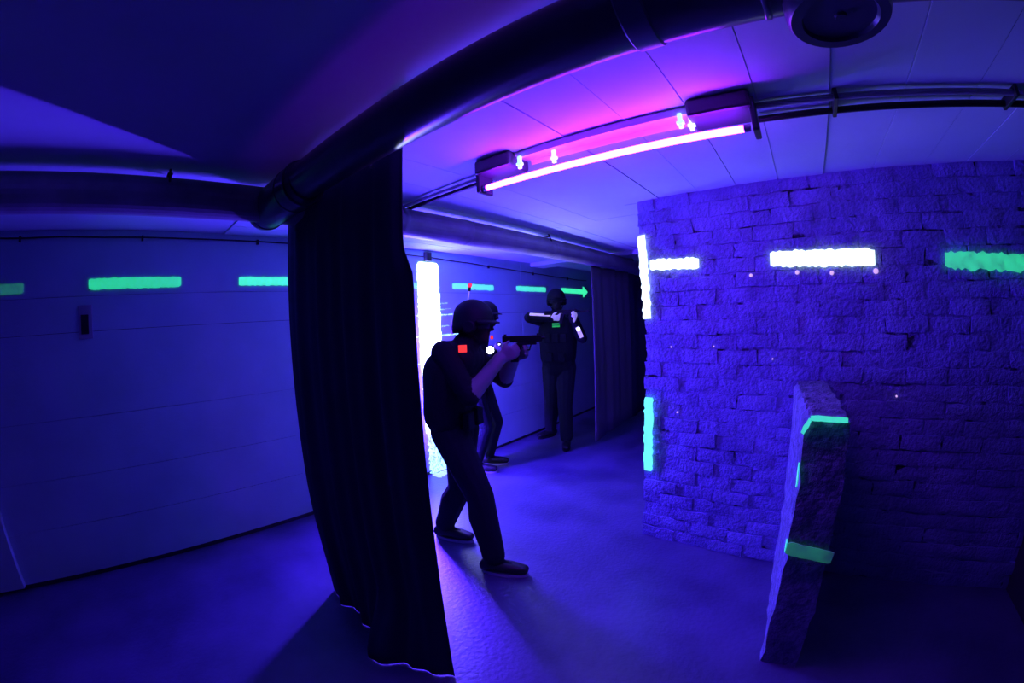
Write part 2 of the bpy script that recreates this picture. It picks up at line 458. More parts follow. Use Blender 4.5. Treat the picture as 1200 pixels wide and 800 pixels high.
# ------------------------------------------------------------------ ceiling blacklight
cx0, cx1, cy = -1.235, -0.085, 1.455
lf = thing('blacklight_fixture', (-0.66, cy, CEIL - 0.012), 'glowing violet blacklight tube in a batten under the ceiling', 'lamp')
MB().box((cx0, cy - 0.050, 2.206), (cx1, cy + 0.05, CEIL - 0.009)).build('batten', M_batten, lf, bevel=0.008)
for dy in (-0.060, 0.045):
    MB().box((cx0 + 0.2, cy + dy, 2.186), (cx1 - 0.2, cy + dy + 0.010, 2.212)).build('rail', M_batten, lf, bevel=0.003)
MB().box((cx0 - 0.015, cy - 0.095, 2.158), (cx0 + 0.185, cy + 0.055, CEIL - 0.010)).build('ballast_box', M_box, lf, bevel=0.012)
MB().box((cx1 - 0.21, cy - 0.095, 2.158), (cx1 + 0.015, cy + 0.055, CEIL - 0.010)).build('ballast_box', M_box, lf, bevel=0.012)
for x in (cx0 - 0.018, cx1 + 0.003):
    e = MB().box((x, cy - 0.080, 2.076), (x + 0.022, cy + 0.015, 2.20)).build('end_plate', M_box, lf, bevel=0.006)
TY, TZ = cy - 0.055, 2.096
tb = MB().cyl((cx0 + 0.028, TY, TZ), (cx1 - 0.028, TY, TZ), 0.0125, 20).build('tube', M_tube1, lf, smooth=False); smooth_auto(tb)
for a, b in ((cx0 + 0.004, cx0 + 0.028), (cx1 - 0.028, cx1 - 0.004)):
    MB().cyl((a, TY, TZ), (b, TY, TZ), 0.0135, 16).build('tube_cap', M_cap, tb)
for x, y in ((-1.015, cy - 0.065), (-0.87, TY + 0.03), (-0.325, cy - 0.065), (-0.295, TY + 0.03)):
    q = MB().box((x - 0.007, y - 0.006, 2.135), (x + 0.007, y + 0.006, 2.19))
    q.box((x - 0.013, y - 0.008, 2.150), (x + 0.013, y + 0.008, 2.160))
    q.build('clip', M_clip, lf)

# upright blacklight on the wall, behind the curtain
wx, wy = -2.98, 2.25
uf = thing('wall_blacklight', (wx - 0.04, wy, 0.4), 'upright blacklight tube on the pale wall behind the black curtain', 'lamp')
MB().box((XL + 0.002, wy - 0.03, 0.36), (XL + 0.035, wy + 0.03, 1.64)).build('batten', M_batten, uf, bevel=0.006)
MB().box((XL + 0.002, wy - 0.048, 0.34), (wx + 0.006, wy - 0.042, 1.66)).build('light_block_plate', M_batten, uf)  # unseen plate added to cut the tube's light along the wall
for z in (0.37, 1.61): MB().box((XL + 0.03, wy - 0.016, z), (wx + 0.018, wy + 0.016, z + 0.022)).build('tube_holder', M_box, uf)
o = MB().cyl((wx, wy, 0.395), (wx, wy, 1.605), 0.013, 20).build('tube', M_tube2, uf); smooth_auto(o)

# conduit and cable on the ceiling
cd = thing('ceiling_conduit', (0.0, 1.53, 2.2), 'grey conduit clipped along the ceiling past the glowing tube', 'conduit')
MB().cyl((-3.1, 1.555, 2.205), (cx0 - 0.01, 1.515, 2.205), 0.010, 12).build('conduit_run', M_conduit, cd)
MB().cyl((cx1 + 0.01, 1.475, 2.206), (XR, 1.53, 2.206), 0.012, 12).build('conduit_run', M_conduit, cd)
cb = thing('ceiling_cable', (0.0, 1.6, 2.2), 'thick black cable beside the ceiling conduit', 'cable')
MB().cyl((-3.1, 1.62, 2.205), (cx0, 1.565, 2.205), 0.011, 12).build('cable_run', M_cable, cb)
MB().cyl((cx1, 1.585, 2.203), (XR, 1.605, 2.203), 0.013, 12).build('cable_run', M_cable, cb)
for x, y0, y1 in ((-1.36, 1.50, 1.59), (0.225, 1.455, 1.615), (0.93, 1.485, 1.62)):
    MB().box((x - 0.008, y0, 2.185), (x + 0.008, y1, CEIL - 0.008)).build('clamp', M_cable, cb, bevel=0.003)
wc = thing('wall_cable', (XL, 2.5, 2.15), 'thin dark cable clipped along the top of the pale wall', 'cable')
pts = []
for i in range(25):
    y = -1.0 + i * 0.29
    zz = 2.188 - (0.115 * sstep(1.2, 6.0, y)) - 0.006 * abs(math.sin(i * 1.7))
    pts.append((XL + 0.012, y, zz))
MB().tube(pts, 0.006, 6).build('cable_run', M_cable, wc)
for i in range(1, 24, 3):
    p = pts[i]; MB().box((XL - 0.002, p[1] - 0.008, p[2] - 0.024), (XL + 0.02, p[1] + 0.008, p[2] + 0.012)).build('cable_clip', M_cable, wc)
sb = thing('junction_box', (XL, 2.72, 2.13), 'small dark box at the top of the glowing white band', 'box')
MB().box((XL - 0.002, 2.69, 2.115), (XL + 0.045, 2.76, 2.205)).build('box_body', M_box, sb, bevel=0.006)
MB().box((XL + 0.044, 2.70, 2.125), (XL + 0.050, 2.75, 2.195)).build('box_lid', M_black, sb, bevel=0.002)

# switch on the pale wall
sw = thing('wall_switch', (XL, -0.235, 1.545), 'small framed box with a black slot on the pale wall', 'switch')
MB().box((XL - 0.004, -0.287, 1.545), (XL + 0.016, -0.188, 1.755)).build('plate', M_switch, sw, bevel=0.004)
MB().box((XL + 0.014, -0.268, 1.575), (XL + 0.022, -0.215, 1.695)).build('slot', M_black, sw, bevel=0.002)

# ------------------------------------------------------------------ fluorescent stripes
def ragged(p0, p1, width, normal, m, name, label, cat='paint stripe', jag=0.004, group=None, n=None, depth=0.0035, arrow=0):
    """a brushed stripe from p0 to p1 on a surface with the given normal"""
    p0 = Vector(p0); p1 = Vector(p1); nrm = Vector(normal).normalized(); d = (p1 - p0); L = d.length; d.normalize()
    s = nrm.cross(d).normalized()
    n = n or max(6, int(L / 0.018))
    V = []
    for i in range(n + 1):
        t = i / n; c = p0 + d * (L * t)
        hw = width / 2
        end = min(t, 1 - t) * L
        if end < 0.012: hw *= 0.8
        if arrow and (1 - t) * L < arrow: hw = width * 1.35 * ((1 - t) * L / arrow) + 0.002
        a = c + s * (hw + random.uniform(-jag, jag)); b = c - s * (hw + random.uniform(-jag, jag))
        V += [a, b, a + nrm * depth, b + nrm * depth]
    Fq = []
    for i in range(n):
        a = i * 4; b = a + 4
        Fq += [(a + 2, b + 2, b + 3, a + 3), (a, a + 1, b + 1, b), (a, b, b + 2, a + 2), (a + 1, a + 3, b + 3, b + 1)]
    Fq += [(0, 2, 3, 1), (n * 4, n * 4 + 1, n * 4 + 3, n * 4 + 2)]
    o = MB().add(V, Fq).build(name, m)
    if label: tag(o, label, cat, group)
    return o
nl = (1, 0, 0); xw = XL + 0.0025
gl = 'dashes along the pale wall'
ragged((xw, -1.02, 1.874), (xw, -0.67, 1.877), 0.062, nl, G_dull, 'glow_stripe', 'dull green dash on the pale wall, the dimmest of the row', group=gl)
ragged((xw, -0.211, 1.885), (xw, 0.447, 1.886), 0.068, nl, G_mid, 'glow_stripe', 'bright green dash on the pale wall above the framed box', group=gl)
ragged((xw, 0.886, 1.888), (xw, 1.55, 1.888), 0.062, nl, G_bright, 'glow_stripe', 'green dash on the pale wall running behind the black curtain', group=gl)
ragged((xw, 2.30, 1.875), (xw, 2.60, 1.875), 0.055, nl, G_cyan, 'glow_stripe', 'short green dash between the curtain and the glowing white band', group=gl)
ragged((xw, 3.068, 1.882), (xw, 3.719, 1.880), 0.060, nl, G_cyan, 'glow_stripe', 'mint green dash behind the pink tipped antenna', group=gl)
ragged((xw, 4.153, 1.888), (xw, 4.80, 1.890), 0.060, nl, G_cyan, 'glow_stripe', 'mint green dash just before the aiming player\'s helmet', group=gl)
ragged((xw, 5.20, 1.897), (xw, 6.00, 1.892), 0.068, nl, G_bright, 'glow_stripe', 'green dash ending in an arrowhead past the aiming player', group=gl, n=60, arrow=0.16)

band = thing('glow_band', (XL, 2.74, 0), 'wide white glowing painted band up the pale wall', 'paint stripe')
o = ragged((xw, 2.74, 0.42), (xw, 2.74, 2.105), 0.275, nl, G_whiteb, 'painted_band', None, jag=0.008, n=70); attach(o, band)
o = ragged((xw, 2.735, 0.004), (xw, 2.735, 0.425), 0.24, nl, G_speck, 'speckled_foot', None, jag=0.02, n=24); attach(o, band)
for z, y0, y1, h in ((1.585, 2.87, 3.06, .010), (1.38, 2.87, 3.12, .016), (1.70, 2.87, 2.99, .008), (1.585, 2.52, 2.62, .010), (1.38, 2.52, 2.62, .008), (1.12, 2.52, 2.61, .008), (1.47, 2.88, 3.0, .006), (1.64, 2.88, 3.03, .005)):
    o = ragged((xw, y0, z), (xw, y1, z + 0.006), h, nl, G_speck, 'lit_streak', None, jag=0.003, n=12); attach(o, band)  # glowing streaks for overspray and wall joints lit at a grazing angle
fp = ragged((-3.10, 2.60, 0.002), (-3.10, 2.80, 0.002), 0.13, (0, 0, 1), paint('fluor_spill', (0.25, 0.8, 1.0), 0.9, 0.6, 30), 'paint_spill', 'pale cyan paint spill on the floor under the white band', 'paint', jag=0.02, depth=0.002)

def onb(u, z, out=0.012): return B0 + bu * u + bn * out + Vector((0, 0, z))
def ux(x): return (x - B0.x) / bu.x
gb = 'marks on the brick wall'
ragged(onb(ux(-0.925), 1.475), onb(ux(-0.935), 2.0), 0.055, bn, G_white, 'glow_stripe', 'white upright stripe on the upper corner of the brick wall', jag=0.006, group=gb)
ragged(onb(ux(-0.888), 1.808), onb(ux(-0.568), 1.792), 0.066, bn, G_white, 'glow_stripe', 'short white dash joining the upright stripe on the brick corner', jag=0.006, group=gb)
ragged(onb(ux(-0.144), 1.782), onb(ux(0.436), 1.760), 0.088, bn, G_white, 'glow_stripe', 'long white dash in the middle of the brick wall', jag=0.007, group=gb)
ragged(onb(ux(0.823), 1.732), onb(ux(1.42), 1.708), 0.085, bn, G_green3, 'glow_stripe', 'green dash on the brick wall close to the side wall', jag=0.009, group=gb)
ragged(onb(ux(-0.925), 0.49), onb(ux(-0.925), 0.98), 0.062, bn, G_corner2, 'glow_stripe', 'mint green upright stripe on the lower corner of the brick wall', jag=0.006, group=gb)
SPL = ('pink paintball mark on bare brick between the two white dashes', 'pink paintball mark below the left half of the long white dash',
       'pink paintball mark below the middle of the long white dash', 'largest pink paintball mark, below the tip of the long white dash')
for i, (x, z, r) in enumerate(((-0.262, 1.700, .010), (0.002, 1.702, .012), (0.194, 1.690, .012), (0.436, 1.69, .015))):
    m_ = MB().lathe(onb(ux(x), z, 0.004), bn, [(0, r), (0.010, r * 0.9), (0.013, r * 0.4)], 9)
    tag(m_.build('paint_splat', M_splat), SPL[i], 'paint mark', 'pink paintball marks')
FLK = ('tiny pale fleck on brick beside the bare corner between both upright stripes', 'tiny pale fleck on brick level with the bare corner, further along the wall',
       'tiny pale fleck on brick beside the lower mint upright stripe', 'tiny pale fleck on brick past the stub wall', 'tiny pale fleck on brick just above the stub wall')
for i, (x, z, r) in enumerate(((-0.77, 1.30, .005), (-0.50, 1.305, .005), (-0.73, 0.90, .006), (0.55, 1.06, .006), (-0.15, 1.24, .005))):
    m_ = MB().lathe(onb(ux(x), z, 0.004), bn, [(0, r), (0.010, r * 0.8)], 7)
    tag(m_.build('paint_speck', M_splat), FLK[i], 'paint mark', 'pale flecks on the brick wall')

# tape on the stub wall
tp = thing('glow_tape', (0.1, 1.6, 1.12), 'bright green tape over the top edge of the stub wall', 'tape')
attach(ragged((0.050, 1.592, 1.126), (0.190, 1.592, 1.121), 0.020, (0, -0.85, 0.5), G_tape, 'tape_strip', None, jag=0.001, n=10, depth=0.004), tp)
attach(ragged((0.024, 1.592, 1.070), (0.052, 1.592, 1.122), 0.018, (-0.35, -0.95, 0.1), G_tape, 'tape_strip', None, jag=0.001, n=6, depth=0.004), tp)
tag(ragged((0.0245, 1.592, 0.865), (0.0245, 1.592, 0.96), 0.010, (-0.9, -0.45, 0), G_tape, 'glow_tape', None, jag=0.002, n=8), 'thin green sliver of tape on the upright edge of the stub wall', 'tape')
t2 = thing('glow_tape', (0.1, 1.59, 0.6), 'dim patchy green tape wrapped low around the end of the stub wall', 'tape')
attach(ragged((0.022, 1.588, 0.612), (0.212, 1.588, 0.588), 0.056, (0, -1, 0), G_tape_dim, 'tape_strip', None, jag=0.002, n=12, depth=0.004), t2)
attach(ragged((0.020, 1.615, 0.615), (0.022, 1.586, 0.613), 0.056, (-1, 0, 0), G_tape, 'tape_strip', None, jag=0.001, n=4, depth=0.004), t2)

# ------------------------------------------------------------------ people
JA = {
 'hipR': (-1.793, 1.639, 0.875), 'hipL': (-1.853, 1.800, 0.850), 'waist': (-1.823, 1.690, 1.017), 'chest': (-1.791, 1.694, 1.220),
 'neck': (-1.715, 1.735, 1.376), 'head': (-1.671, 1.775, 1.490), 'shR': (-1.725, 1.575, 1.335), 'shL': (-1.837, 1.855, 1.330),
 'elR': (-1.560, 1.590, 1.105), 'haR': (-1.478, 1.800, 1.325), 'elL': (-1.652, 2.000, 1.140), 'haL': (-1.480, 1.905, 1.315),
 'knF': (-1.608, 1.670, 0.500), 'anF': (-1.530, 1.668, 0.105), 'toF': (-1.395, 1.725, 0.035), 'knR': (-1.921, 1.820, 0.440),
 'anR': (-2.090, 1.803, 0.105), 'toR': (-1.950, 1.850, 0.035)}
JB = {
 'hipR': (-2.846, 2.971, 0.830), 'hipL': (-2.892, 3.145, 0.810), 'waist': (-2.893, 3.036, 0.989), 'chest': (-2.880, 3.039, 1.210),
 'neck': (-2.855, 3.093, 1.390), 'head': (-2.791, 3.155, 1.560), 'shR': (-2.790, 2.915, 1.310), 'shL': (-2.960, 3.180, 1.310),
 'elR': (-2.700, 2.949, 1.080), 'haR': (-2.636, 3.066, 1.224), 'elL': (-2.880, 3.231, 1.060), 'haL': (-2.700, 3.190, 1.229),
 'knF': (-2.780, 3.028, 0.467), 'anF': (-2.850, 2.950, 0.105), 'toF': (-2.730, 3.010, 0.035), 'knR': (-2.819, 3.237, 0.466),
 'anR': (-2.905, 3.193, 0.105), 'toR': (-2.775, 3.276, 0.035)}
JC = {
 'hipR': (-2.672, 4.105, 0.939), 'hipL': (-2.535, 4.190, 0.934), 'waist': (-2.608, 4.145, 1.114), 'chest': (-2.600, 4.150, 1.350),
 'neck': (-2.602, 4.149, 1.545), 'head': (-2.604, 4.147, 1.703), 'shR': (-2.755, 4.055, 1.490), 'shL': (-2.465, 4.235, 1.480),
 'elR': (-2.783, 3.850, 1.519), 'haR': (-2.500, 3.935, 1.500), 'elL': (-2.302, 4.171, 1.268), 'haL': (-2.310, 3.992, 1.500),
 'knF': (-2.780, 4.230, 0.518), 'anF': (-2.935, 4.430, 0.105), 'toF': (-2.975, 4.290, 0.035), 'knR': (-2.534, 4.140, 0.498),
 'anR': (-2.518, 4.130, 0.105), 'toR': (-2.455, 4.010, 0.035)}

def V3(t): return Vector(t)
def remesh(mb, name, voxel, smooth_it=4):
    tmp = bpy.data.objects.new('tmp', mb.mesh('tmp')); C.objects.link(tmp)
    r = tmp.modifiers.new('r', 'REMESH'); r.mode = 'VOXEL'; r.voxel_size = voxel; r.use_smooth_shade = True
    s = tmp.modifiers.new('s', 'SMOOTH'); s.factor = 0.5; s.iterations = smooth_it
    dg = bpy.context.evaluated_depsgraph_get(); dg.update()
    me = bpy.data.meshes.new_from_object(tmp.evaluated_get(dg)); me.name = name
    old = tmp.data; bpy.data.objects.remove(tmp); bpy.data.meshes.remove(old)
    return me

def hand_segments(wrist, point, palm_n, side, scale=1.0, curl=1.0):
    """palm plus five bent fingers; point = direction of the knuckles, side = thumb side"""
    w_ = V3(wrist); d = V3(point).normalized(); n = V3(palm_n); n = (n - d * n.dot(d)).normalized(); t = d.cross(n) * side
    seg = []
    kn = []
    for i, off in enumerate((0.030, 0.010, -0.010, -0.029)):
        k = w_ + d * (0.085 - (0.006 if i in (0, 3) else 0)) * scale + t * off * scale
        kn.append(k); seg.append((w_ + d * 0.015 + t * off * 0.6, 0.016, k, 0.0125))
    for k, L in zip(kn, (0.072, 0.080, 0.074, 0.058)):
        a = k; ang = 0.0
        for j, fr in enumerate((0.45, 0.32, 0.23)):
            ang += curl * (0.75 if j else 0.6)
            b = a + (d * math.cos(ang) + n * math.sin(ang)) * L * fr * scale
            seg.append((a, 0.0098 - 0.0008 * j, b, 0.009 - 0.0008 * j)); a = b
    a = w_ + d * 0.03 + t * 0.026
    b = a + (d * 0.65 + t * 0.75 + n * 0.25).normalized() * 0.042
    c = b + (d * 0.9 + t * 0.1 + n * 0.5).normalized() * 0.034
    seg += [(w_ + d * 0.01 + t * 0.01, 0.016, a, 0.014), (a, 0.014, b, 0.0115), (b, 0.0110, c, 0.009)]
    return seg

def person(J, label, facing, gaze, aim, mats, sleeves='long', bulk=1.0, group=None):
    J = {k: V3(v) for k, v in J.items()}
    base = Vector(((J['anF'].x + J['anR'].x) / 2, (J['anF'].y + J['anR'].y) / 2, 0))
    P = thing('person', base, label, 'person', group)
    f = V3(facing).normalized(); lat = f.cross(Vector((0, 0, 1))).normalized()  # to the person's right
    g = V3(gaze).normalized(); gl_ = g.cross(Vector((0, 0, 1))).normalized(); gu = gl_.cross(g).normalized()
    seg = []   # (p0, r0, p1, r1, region)
    def S_(a, ra, b, rb, reg): seg.append((V3(a), ra, V3(b), rb, reg))
    hipm = (J['hipR'] + J['hipL']) / 2
    latp = (J['hipR'] - J['hipL']).normalized()
    lats = (J['shR'] - J['shL']).normalized()
    # torso: three columns side by side so the section is wider than deep
    for sgn in (-1, 0, 1):
        S_(hipm + latp * 0.07 * sgn, 0.110 * bulk, J['waist'] + latp * 0.065 * sgn, 0.108 * bulk, 'torso')
        S_(J['waist'] + latp * 0.065 * sgn, 0.108 * bulk, J['chest'] + lats * 0.075 * sgn, 0.116 * bulk, 'torso')
        S_(J['chest'] + lats * 0.075 * sgn, 0.112, J['neck'] + lats * 0.06 * sgn - Vector((0, 0, 0.06)), 0.075, 'torso')
    S_(J['shR'], 0.070, J['shL'], 0.070, 'torso')
    S_(J['neck'] - Vector((0, 0, 0.06)) - f * 0.02, 0.095 * bulk, J['neck'] - Vector((0, 0, 0.005)), 0.072 * bulk, 'torso')
    S_(J['neck'] - Vector((0, 0, 0.05)), 0.062, J['head'] - gu * 0.07, 0.055, 'head_shade')
    # head: skull, face, jaw, nose, ears
    h = J['head']
    S_(h + gu * 0.025 - g * 0.012, 0.086, h + gu * 0.012 + g * 0.010, 0.082, 'head_shade')
    S_(h - gu * 0.02 + g * 0.028, 0.064, h - gu * 0.075 + g * 0.050, 0.040, 'head_shade')
    S_(h + gu * 0.005 + g * 0.088, 0.010, h - gu * 0.028 + g * 0.106, 0.014, 'head_shade')
    for s in (-1, 1):
        S_(h + gl_ * 0.080 * s + gu * 0.012, 0.014, h + gl_ * 0.082 * s - gu * 0.025, 0.011, 'head_shade')
    S_(h - gu * 0.052 + g * 0.082 - gl_ * 0.02, 0.0085, h - gu * 0.052 + g * 0.082 + gl_ * 0.02, 0.0085, 'head_shade')
    # arms
    for s in 'RL':
        sh, el, ha = J['sh' + s], J['el' + s], J['ha' + s]
        S_(sh, 0.070 * bulk, el, 0.052 * bulk, 'torso')
        wr = el + (ha - el) * 0.86
        S_(el, 0.048 if sleeves == 'long' else 0.052, wr, 0.036 if sleeves == 'long' else 0.037, 'torso' if sleeves == 'long' else 'skin')
        pd = (wr - el).normalized() * 0.55 + V3(aim).normalized() * 0.6
        side = 1 if s == 'R' else -1
        inward = (lat * (-1 if s == 'R' else 1)) * 0.8 + Vector((0, 0, 0.25))
        for (a, ra, b, rb) in hand_segments(wr, pd, inward, side if True else 1, 1.0, 0.95):
            S_(a, ra, b, rb, 'hand')
    # legs
    for hp, kn, an, to in (('hipR', 'knF', 'anF', 'toF'), ('hipL', 'knR', 'anR', 'toR')):
        S_(J[hp], 0.106 * bulk, J[kn], 0.078 * bulk, 'leg'); S_(J[kn], 0.078 * bulk, J[an] + Vector((0, 0, 0.02)), 0.066 * bulk, 'leg')
        calf = J[kn].lerp(J[an], 0.35) - (J[to] - J[an]).normalized() * 0.015
        S_(J[kn], 0.070 * bulk, calf, 0.078 * bulk, 'leg'); S_(calf, 0.078 * bulk, J[an] + Vector((0, 0, 0.02)), 0.060 * bulk, 'leg')
        d = (J[to] - J[an]); d.z = 0; d.normalize(); an = J[an]
        S_(Vector((an.x, an.y, 0.06)), 0.044, Vector((an.x, an.y, 0.05)) + d * 0.10, 0.036, 'leg')
    mb = MB()
    for a, ra, b, rb, _ in seg: mb.capsule(a, ra, b, rb, 12)
    me = remesh(mb, 'body', 0.0075, 3)
    body = bpy.data.objects.new('body', me); C.objects.link(body)
    regs = ['torso', 'leg', 'skin', 'hand', 'head_shade']
    me.materials.clear()
    for m_ in (mats['top'], mats['leg'], M_skin, mats['hand'], M_head_shade): me.materials.append(m_)
    cen = np.zeros(len(me.polygons) * 3); me.polygons.foreach_get('center', cen); cen = cen.reshape(-1, 3)
    best = np.full(len(cen), 1e9); bi = np.zeros(len(cen), int)
    for a, ra, b, rb, reg in seg:
        A_ = np.array(a); D_ = np.array(b) - A_; LL = max(float(D_ @ D_), 1e-9)
        t = np.clip((cen - A_) @ D_ / LL, 0, 1)
        dist = np.linalg.norm(cen - (A_ + t[:, None] * D_), axis=1) - (ra + (rb - ra) * t)
        k = dist < best; best[k] = dist[k]; bi[k] = regs.index(reg)
    me.polygons.foreach_set('material_index', bi.astype(np.int32)); me.polygons.foreach_set('use_smooth', np.ones(len(cen), bool)); me.update()
    attach(body, P)
    # eyes
    for s in (-1, 1):
        MB().capsule(h + gl_ * 0.030 * s + g * 0.083 + gu * 0.006, 0.011, h + gl_ * 0.030 * s + g * 0.084 + gu * 0.006, 0.011, 8).build('eye', M_black, P, smooth=True)
    # vest
    mv = MB()
    for sgn in (-1, 0, 1):
        mv.capsule(J['waist'] + latp * 0.07 * sgn - Vector((0, 0, 0.05)), 0.122 * bulk, J['chest'] + lats * 0.08 * sgn, 0.130 * bulk)
        mv.capsule(J['chest'] + lats * 0.08 * sgn, 0.130 * bulk, J['neck'] + lats * 0.075 * sgn - Vector((0, 0, 0.085)), 0.085)
    v = bpy.data.objects.new('vest', remesh(mv, 'vest', 0.016, 3)); C.objects.link(v); v.data.materials.append(M_vest); attach(v, P)
    for k, (dz, dl) in enumerate(((-0.05, -0.09), (-0.05, 0.0), (-0.05, 0.09), (-0.17, -0.07), (-0.17, 0.07))):
        c = J['chest'] + f * 0.135 + lats * dl + Vector((0, 0, dz)) + (J['waist'] - J['chest']) * (0.5 if dz < -.1 else 0.1)
        MB().obox(c, lat, f, (0, 0, 1), (0.038, 0.022, 0.052)).build('pouch', M_vest, v, bevel=0.008)
    # belt
    # helmet shell with rim, brim, ear pads and goggles
    def shell(bm_name, rx, ry, rz, z0, m):
        n, k = 24, 10; V = []; Fq = []
        for j in range(k + 1):
            ph = math.pi / 2 * j / k
            for i in range(n):
                t = 2 * math.pi * i / n
                low = -(0.075 * max(0.0, -math.cos(t)) + 0.035 * abs(math.sin(t))) * max(0.0, 1 - 3.2 * j / k)   # lower at the back and sides
                V.append(h + gu * (z0 + rz * math.sin(ph) + low) + g * (rx * math.cos(ph) * math.cos(t) - 0.012) + gl_ * (ry * math.cos(ph) * math.sin(t)))
        for j in range(k):
            for i in range(n):
                i2 = (i + 1) % n; Fq.append((j * n + i, j * n + i2, (j + 1) * n + i2, (j + 1) * n + i))
        o = MB().add(V, Fq).build(bm_name, m, P, smooth=True)
        so = o.modifiers.new('t', 'SOLIDIFY'); so.thickness = 0.008; so.offset = 1
        return o
    hs = shell('helmet', 0.116, 0.104, 0.112, 0.020, M_helmet)
    n = 14; V = []; Fq = []
    for i in range(n + 1):
        t = -1.15 + 2.3 * i / n
        for r_, zz in ((0.0, 0.028), (0.045, 0.014), (0.045, 0.006), (0.0, 0.018)):
            V.append(h + gu * zz + g * ((0.114 + r_) * math.cos(t) - 0.012) + gl_ * ((0.102 + r_ * 0.5) * math.sin(t)))
    for i in range(n):
        for q in range(4): Fq.append((i * 4 + q, i * 4 + (q + 1) % 4, i * 4 + 4 + (q + 1) % 4, i * 4 + 4 + q))
    Fq += [(0, 1, 2, 3), (n * 4 + 3, n * 4 + 2, n * 4 + 1, n * 4)]
    MB().add(V, Fq).build('brim', M_helmet, hs, smooth=False)
    for s in (-1, 1):
        MB().lathe(h + gl_ * 0.080 * s - gu * 0.015, gl_ * s, [(0, 0.040), (0.02, 0.042), (0.032, 0.030)], 14).build('ear_pad', M_helmet, hs, smooth=False)
        MB().tube([h + gl_ * 0.088 * s - gu * 0.03, h + gl_ * 0.055 * s - gu * 0.09 + g * 0.04, h - gu * 0.115 + g * 0.045], 0.006, 6).build('chin_strap', M_helmet, hs)
    n = 12; V = []; Fq = []
    for i in range(n + 1):
        t = -1.1 + 2.2 * i / n
        for r_, zz in ((0.0, 0.030), (0.022, 0.026), (0.022, -0.022), (0.0, -0.026)):
            V.append(h + gu * zz + g * ((0.088 + r_) * math.cos(t)) + gl_ * ((0.082 + r_) * math.sin(t)))
    for i in range(n):
        for q in range(4): Fq.append((i * 4 + q, i * 4 + (q + 1) % 4, i * 4 + 4 + (q + 1) % 4, i * 4 + 4 + q))
    Fq += [(0, 1, 2, 3), (n * 4 + 3, n * 4 + 2, n * 4 + 1, n * 4)]
    MB().add(V, Fq).build('goggles', M_lens, hs, smooth=False)
    # shoes with pale soles
    for an, to in (('anF', 'toF'), ('anR', 'toR')):
        a = J[an]; d = J[to] - a; d.z = 0; d.normalize(); sd = d.cross(Vector((0, 0, 1)))
        q = MB()
        c0 = Vector((a.x, a.y, 0))
        for s in (-1, 1):
            q.capsule(c0 - d * 0.05 + sd * 0.012 * s + Vector((0, 0, 0.058)), 0.040, c0 + d * 0.11 + sd * 0.016 * s + Vector((0, 0, 0.050)), 0.034)
            q.capsule(c0 + d * 0.11 + sd * 0.016 * s + Vector((0, 0, 0.050)), 0.034, c0 + d * 0.185 + sd * 0.012 * s + Vector((0, 0, 0.044)), 0.026)
        q.capsule(c0 - d * 0.02 + Vector((0, 0, 0.07)), 0.048, c0 - d * 0.01 + Vector((0, 0, 0.12)), 0.052)
        so = bpy.data.objects.new('shoe', remesh(q, 'shoe', 0.008, 2)); C.objects.link(so); so.data.materials.append(M_shoe); attach(so, P)
        V = []; n = 20
        for zz in (0.002, 0.020):
            for i in range(n):
                t = 2 * math.pi * i / n; L_ = 0.148; 
                wdt = 0.047 + 0.006 * math.cos(t)
                V.append(c0 + d * (0.062 + L_ * math.cos(t)) + sd * wdt * math.sin(t) + Vector((0, 0, zz)))
        Fq = [tuple(reversed(range(n))), tuple(range(n, 2 * n))] + [(i, (i + 1) % n, n + (i + 1) % n, n + i) for i in range(n)]
        sole = MB().add(V, Fq).build('sole', M_sole if mats.get('sole', True) else M_shoe); attach(sole, so)
    return P, J, f, lat, g, gl_, gu

dA = Vector((-0.665, 0.747, 0)); rA = Vector((0.747, 0.665, 0))
PA, a_, fA, latA, gA, glA, guA = person(JA, 'player in a black vest stepping forward with a levelled pistol', (0.96, 0.28, 0), (0.90, 0.42, -0.08), (0.91, 0.41, 0.0), dict(top=M_jacket, leg=M_trouser, hand=M_skin), sleeves='short', bulk=1.06)
PB, *_ = person(JB, 'player crouching hidden behind the one with the pistol', (0.85, 0.5, 0), (0.85, 0.5, -0.05), (0.85, 0.5, 0), dict(top=M_jacket, leg=M_trouser, hand=M_skin), sleeves='long')
PC, c_, fC, latC, gC, glC, guC = person(JC, 'player facing out of the corridor with raised elbow, aiming a weapon', (0.30, -0.95, 0), (0.62, -0.78, -0.05), (0.93, -0.30, 0), dict(top=M_jacket, leg=M_trouserC, hand=M_glove_lit, sole=False), sleeves='long', bulk=1.15)

# extras worn by the player with the pistol
at = MB().cyl((-1.700, 1.749, 1.585), (-1.686, 1.761, 1.680), 0.0028, 8).build('antenna', M_rod, PA)
MB().cyl((-1.6865, 1.7605, 1.676), (-1.6835, 1.763, 1.703), 0.008, 8).build('antenna_collar', M_black, at)
MB().capsule((-1.684, 1.763, 1.708), 0.013, (-1.682, 1.765, 1.712), 0.012, 10).build('antenna_tip', M_pink, at, smooth=True)
nA = -dA
MB().obox(Vector((-1.600, 1.600, 1.362)) + nA * 0.02, rA, nA, (0, 0, 1), (0.022, 0.008, 0.019)).build('shoulder_patch', M_redpatch, PA)
MB().obox(V3(JA['head']) + gA * 0.105 - guA * 0.072 + nA * 0.03, rA, nA, (0, 0, 1), (0.008, 0.006, 0.010)).build('strap_tag', M_redpatch, PA)

